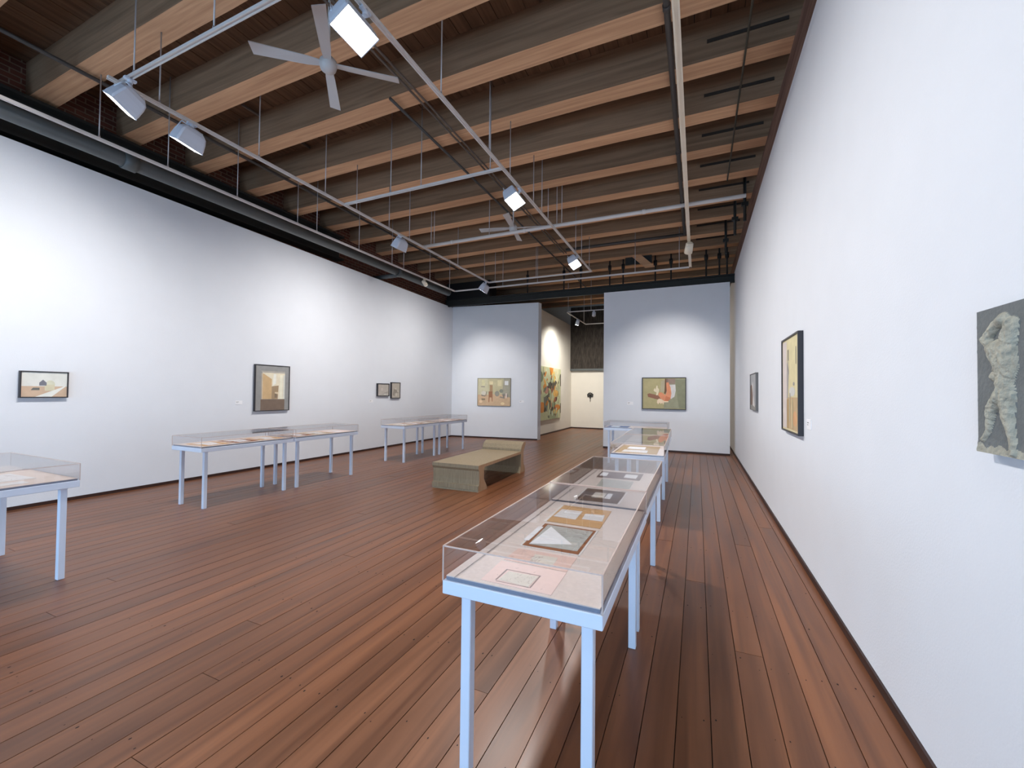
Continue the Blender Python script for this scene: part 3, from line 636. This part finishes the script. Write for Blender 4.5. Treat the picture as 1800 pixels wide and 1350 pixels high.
picture('unframed_painting', 'pale painting of a red chair in a cluttered room on the far left partition', 'painting', (p5[0], p5[1], 1.135), tuple(du), tuple(dn), 1.235, .98, .04, .012, pm((128, 120, 104)),
    [((196, 188, 152), rc(.0, .42, 1, 1)), ((208, 178, 144), rc(0, 0, 1, .42)), ((206, 200, 168), [(0, .4), (.35, .4), (.3, 1), (0, 1)]), ((168, 164, 146), [(.75, .4), (1, .3), (1, 1), (.8, 1)]),
     ((218, 208, 168), rc(.61, .72, .74, .94)), ((214, 208, 166), rc(.12, .74, .22, .94)), ((226, 212, 170), rc(.36, .78, .47, .90)), ((224, 226, 226), rc(.83, .76, .94, .91)),
     ((176, 144, 110), rc(.37, .52, .46, .76)), ((160, 112, 82), rc(.34, .30, .46, .52)), ((168, 112, 80), [(.34, .30), (.37, .30), (.36, .12), (.34, .12)]), ((168, 112, 80), [(.43, .30), (.46, .30), (.46, .15), (.44, .15)]),
     ((152, 150, 138), ell(.60, .44, .07, .10)), ((142, 144, 130), ell(.73, .54, .06, .07)), ((150, 142, 132), [(.68, .30), (.83, .26), (.83, .29), (.70, .35)]), ((140, 132, 124), [(.76, .42), (.84, .44), (.82, .26), (.79, .27)]),
     ((150, 142, 130), rc(.10, .68, .22, .71)), ((132, 126, 116), [(.10, .37), (.23, .33), (.24, .36), (.12, .40)]), ((140, 134, 126), [(.24, .36), (.27, .52), (.29, .52), (.26, .34)]), ((214, 208, 192), ell(.18, .46, .07, .08)),
     ((146, 128, 104), rc(.12, .20, .23, .26)), ((236, 208, 172), ell(.10, .15, .05, .06)), ((236, 214, 170), ell(.77, .08, .06, .05)), ((222, 206, 196), rc(.86, .28, .90, .46)), ((130, 120, 116), rc(.91, .31, .93, .42))], (200, 184, 150))
picture('framed_painting', 'black-framed painting of orange sleeves and pale hands on olive ground', 'painting', (-1.448, 12.5, 1.183), (1, 0, 0), (0, -1, 0), 1.166, .90, .055, .02, M_BLACKF,
    [((182, 172, 128), rc(.02, .02, .55, .97)), ((156, 156, 130), [(.50, .02), (1, .02), (1, .98), (.56, .98), (.55, .6)]), ((140, 142, 116), [(.86, .02), (1, .02), (1, .95), (.76, .95), (.8, .5)]),
     ((150, 130, 118), [(.55, .98), (.77, .98), (.76, .80), (.62, .82), (.57, .85)]), ((132, 110, 100), [(.54, .98), (.60, .98), (.60, .86), (.56, .86)]),
     ((110, 82, 62), [(.53, .98), (.56, .98), (.57, .60), (.54, .48), (.51, .50), (.52, .6)]), ((182, 172, 144), [(.44, .9), (.53, .95), (.51, .55), (.42, .55)]),
     ((216, 212, 208), [(.62, .78), (.77, .79), (.78, .60), (.75, .40), (.68, .33), (.62, .34)]), ((150, 106, 86), [(.11, .47), (.16, .50), (.36, .44), (.44, .34), (.42, .30), (.32, .31), (.13, .38)]),
     ((236, 222, 190), [(.26, .60), (.29, .68), (.31, .62), (.33, .75), (.35, .76), (.36, .68), (.39, .64), (.39, .58), (.36, .44), (.32, .44), (.33, .53), (.28, .56)]),
     ((240, 216, 184), [(.35, .28), (.39, .33), (.48, .31), (.60, .26), (.62, .22), (.51, .21), (.49, .13), (.47, .19), (.43, .16), (.40, .2), (.37, .14), (.34, .2)]),
     ((226, 150, 112), [(.56, .85), (.61, .87), (.66, .70), (.68, .50), (.66, .33), (.60, .25), (.52, .25), (.42, .34), (.37, .46), (.40, .54), (.46, .53), (.54, .44), (.57, .55)]),
     ((206, 128, 92), [(.55, .42), (.66, .36), (.66, .32), (.60, .25), (.53, .27)])], (176, 166, 124))
picture('abstract_canvas', 'large orange, green and grey abstract canvas in the passage', 'painting', (-5.398, 17.2, .57), (0, -1, 0), (1, 0, 0), 3.0, 2.06, .05, 0, M_BLACKF,
    [((196, 198, 158), rc(0, 0, 1, 1)), ((166, 176, 140), [(.1, .0), (.5, .0), (.4, .4), (.2, .3)]), ((212, 208, 170), [(.1, 1), (.35, 1), (.3, .6), (.12, .65)]),
     ((98, 96, 82), [(.42, .1), (.48, .1), (.52, .5), (.46, .75), (.4, .9), (.38, .6), (.44, .4)]), ((94, 88, 74), [(.30, .78), (.46, .62), (.40, .50), (.2, .68), (.1, .7)]), ((106, 104, 92), [(.5, .5), (.66, .44), (.7, .3), (.6, .25), (.5, .35)]),
     ((224, 142, 52), [(.34, 1), (.5, 1), (.45, .84), (.40, .78), (.36, .86)]), ((226, 176, 96), ell(.22, .50, .12, .07)), ((206, 132, 62), ell(.16, .22, .14, .06)), ((212, 138, 66), ell(.78, .24, .12, .1)), ((190, 138, 120), ell(.62, .58, .09, .09)),
     ((158, 88, 72), ell(.86, .52, .06, .06)), ((206, 222, 190), ell(.66, .90, .07, .08)), ((56, 50, 44), ell(.66, .87, .015, .03)), ((120, 122, 110), [(.55, .42), (.72, .45), (.7, .2), (.58, .15)]), ((210, 160, 120), rc(.40, .2, .43, .65)), ((224, 168, 90), [(.7, .68), (.6, .6), (.64, .72), (.74, .8)]),
     *[(random.choice([(214, 206, 160), (178, 190, 150), (206, 138, 66), (92, 84, 70), (150, 96, 78), (226, 196, 120), (120, 122, 104), (196, 210, 180)]), ell(random.uniform(.04, .72), random.uniform(.05, .95), random.uniform(.012, .05), random.uniform(.02, .075), 9, random.uniform(0, 1.2))) for _ in range(46)],
     *[((64, 56, 48), [(x_, y_), (x_+.012, y_+.01), (x_+dx_+.008, y_+.16), (x_+dx_, y_+.16)]) for x_, y_, dx_ in [(random.uniform(.05, .7), random.uniform(.05, .8), random.uniform(-.08, .08)) for _ in range(16)]],
     ((60, 52, 46), rc(.005, .1, .03, .3)), ((72, 64, 56), rc(.01, .65, .04, .9)), ((120, 130, 100), ell(.85, .8, .1, .1)), ((228, 206, 120), [(.3, .95), (.34, .7), (.28, .75)])], (186, 190, 150))
# black flower-like wall sculpture
t = thing('wall_sculpture', 'small black iron flower-like sculpture on the back wall', 'sculpture', (-4.485, 19.0, 1.5))
MB().tube((0, -.03, -.26), (0, -.03, .02), .012, 8).tube((0, -.03, -.12), (0, -.03, .03), .025, 8, .03).build('stem', M_BLACK, t)
for k in range(5):
    a = math.radians(20+35*k); x, z = .12*math.cos(a), .12*math.sin(a)*.9+.03
    MB().tube((0, -.04, .02), (x, -.05, z), .012, 8).build('arm', M_BLACK, t)
    m = MB(); bmesh.ops.create_uvsphere(m.bm, u_segments=10, v_segments=6, radius=.032, matrix=Matrix.Translation((x, -.05, z))); m.build('petal', M_BLACK, t)
MB().box((-.13, -.06, -.03), (.13, -.03, .02)).build('crossbar', M_BLACK, t)
MB().tube((0, -.04, -.12), (0, 0, -.12), .01, 8).build('wall_pin', M_BLACK, t)
# right wall
Rw = dict(ux=(0, -1, 0), nx=(-1, 0, 0))
picture('framed_painting', 'tall painting of pale yellow and pink in a deep dark frame on the right wall', 'painting', (XR, 5.60, 1.22), (0, -1, 0), (-1, 0, 0), .86, 1.005, .046, .016, M_BLACKF,
    [((218, 206, 162), rc(.25, .35, .98, .98)), ((214, 202, 196), rc(.02, .02, .28, .98)), ((196, 168, 128), rc(.28, .02, .98, .36)), ((176, 148, 104), rc(.28, .02, .42, .34)), ((214, 164, 118), ell(.78, .14, .12, .08)),
     ((150, 140, 124), rc(.33, .76, .42, .88)), ((120, 112, 100), rc(.83, .70, .86, .88)), ((170, 162, 156), [(.28, .35), (.36, .35), (.42, .6), (.36, .8), (.30, .7)]), ((150, 142, 140), [(.30, .74), (.42, .66), (.44, .6), (.32, .68)]),
     ((206, 204, 196), ell(.62, .42, .18, .05)), ((160, 156, 150), ell(.72, .50, .05, .02)), ((166, 160, 150), ell(.5, .38, .04, .03)), ((188, 180, 150), rc(.45, .1, .5, .34)), ((206, 190, 150), rc(.6, .04, .66, .34))], (214, 200, 160))
picture('unframed_painting', 'small grey painting of an arch, farthest picture on the right wall', 'painting', (XR, 8.78, 1.345), (0, -1, 0), (-1, 0, 0), .82, .64, .04, .008, M_GREYF,
    [((168, 170, 172), rc(0, .0, 1, 1)), ((146, 144, 138), rc(0, 0, 1, .13)), ((120, 100, 88), [(.0, .13), (.35, .13), (.4, .4), (.28, .68), (.12, .72), (.0, .66)]), ((214, 212, 208), [(.35, .13), (.75, .08), (.5, .4), (.45, .8), (.28, .68), (.4, .4)])], (160, 162, 164))
# plaster relief
t = thing('plaster_relief', 'grey-green plaster relief of headless striding figures at the right picture edge', 'relief', (XR, 1.97, 1.418))
RW, RH = .62, .478
MB().box((-.03, -RW+.06, .02), (0, -.05, RH-.05)).build('mount', mat('mount_wood', (150, 150, 152), .8), t)
def caps():
    F_ = [  # (u, v) in panel widths from its left edge / heights; figure one, then its neighbour
        ((.145, .79), (.27, .875), .022, .020), ((.27, .875), (.36, .90), .020, .026), ((.145, .79), (.20, .735), .022, .020),
        ((.46, .86), (.43, .76), .026, .030), ((.22, .72), (.42, .72), .026, .026), ((.29, .70), (.36, .55), .040, .028), ((.40, .70), (.41, .54), .036, .026),
        ((.47, .68), (.49, .58), .014, .013), ((.49, .58), (.43, .49), .013, .016), ((.25, .53), (.34, .50), .020, .018), ((.37, .50), (.38, .44), .030, .034),
        ((.36, .42), (.22, .32), .032, .024), ((.20, .31), (.16, .17), .022, .013), ((.15, .15), (.08, .09), .012, .010), ((.40, .40), (.41, .27), .032, .024), ((.405, .27), (.45, .12), .024, .015), ((.45, .12), (.47, .03), .015, .012)]
    out = list(F_)
    for a, b, r, q in F_: out.append(((1.38-a[0], a[1]), (1.38-b[0], b[1]), r, q))
    return out
CP = [(a[0]*.39, a[1]*RH, b[0]*.39, b[1]*RH, r, q) for a, b, r, q in caps()]
def hgt(x, z):
    """relief height at x metres from the left edge"""
    h = 0
    for (ax, az, bx_, bz, r, q) in CP:
        dx, dz = bx_-ax, bz-az; L2 = dx*dx+dz*dz
        s_ = 0 if L2 == 0 else max(0, min(1, ((x-ax)*dx+(z-az)*dz)/L2)); rr = (r+(q-r)*s_)*.93
        d2 = (((x-ax-s_*dx)/1.35)**2+(z-az-s_*dz)**2)/(rr*rr)
        if d2 < 1: h = max(h, min(rr, .028)*.72*(1-d2)**.8+.0008)
    return h
m = MB(); nx_, nz_ = 200, 154; gv = []
for j in range(nz_+1):
    row = []
    for i in range(nx_+1):
        x = RW*i/nx_; z = RH*j/nz_; h = hgt(x, z)
        nn = noise.noise(Vector((x*60, z*60, 3)))
        if h > 0: h += (.0045*nn+.003*noise.noise(Vector((x*150, z*90, 9))))*min(1, h/.016)**1.5
        else: h = .0008*nn
        if z < .045: h += (.045-z)*.10+.002*nn
        row.append(m.bm.verts.new((-.036-h, -x, z)))
    gv.append(row)
for j in range(nz_):
    for i in range(nx_):
        f = m.bm.faces.new((gv[j][i], gv[j][i+1], gv[j+1][i+1], gv[j+1][i])); f.smooth = True
        x = RW*(i+.5)/nx_; z = RH*(j+.5)/nz_
        f.material_index = 1 if (hgt(x, z) > 0 or z < .025+.015*noise.noise(Vector((x*30, 0, 0)))) else 0
m.build('relief_face', [M_STONE, M_FIG], t)
MB().box((-.036, -RW, 0), (-.018, 0, RH)).build('relief_slab', M_STONE, t)
# wall labels
def wlabel(o_, ux, nx, W_, Hh, label):
    ux = Vector(ux); nx = Vector(nx); Mx = Matrix.Translation(o_) @ Matrix((ux, Vector((0, 0, 1)), nx)).transposed().to_4x4()
    o = tag(MB().box((0, 0, 0), (W_, Hh, .005)).xf(Mx).build('wall_label', M_LABEL), label, 'label')
    MB().box((W_*.12, Hh*.62, .005), (W_*.5, Hh*.72, .0056)).box((W_*.12, Hh*.42, .005), (W_*.4, Hh*.5, .0056)).xf(Mx).build('printed_lines', P('grey_print', (150, 150, 152)), o)
wlabel((XL, 5.235, 1.318), (0, 1, 0), (1, 0, 0), .14, .075, 'white text card left of the grey-matted picture')
wlabel((XL, 8.86, 1.30), (0, 1, 0), (1, 0, 0), .14, .075, 'white text card left of the two small drawings')
p = onPL(2.56); wlabel((p[0], p[1], 1.27), tuple(du), tuple(dn), .17, .08, 'white text card right of the red chair painting')
wlabel((-1.87, 12.5, 1.295), (1, 0, 0), (0, -1, 0), .17, .09, 'white text card left of the orange sleeves painting')
wlabel((XR, 4.60, 1.30), (0, -1, 0), (-1, 0, 0), .15, .09, 'white text card right of the tall deep-framed painting')
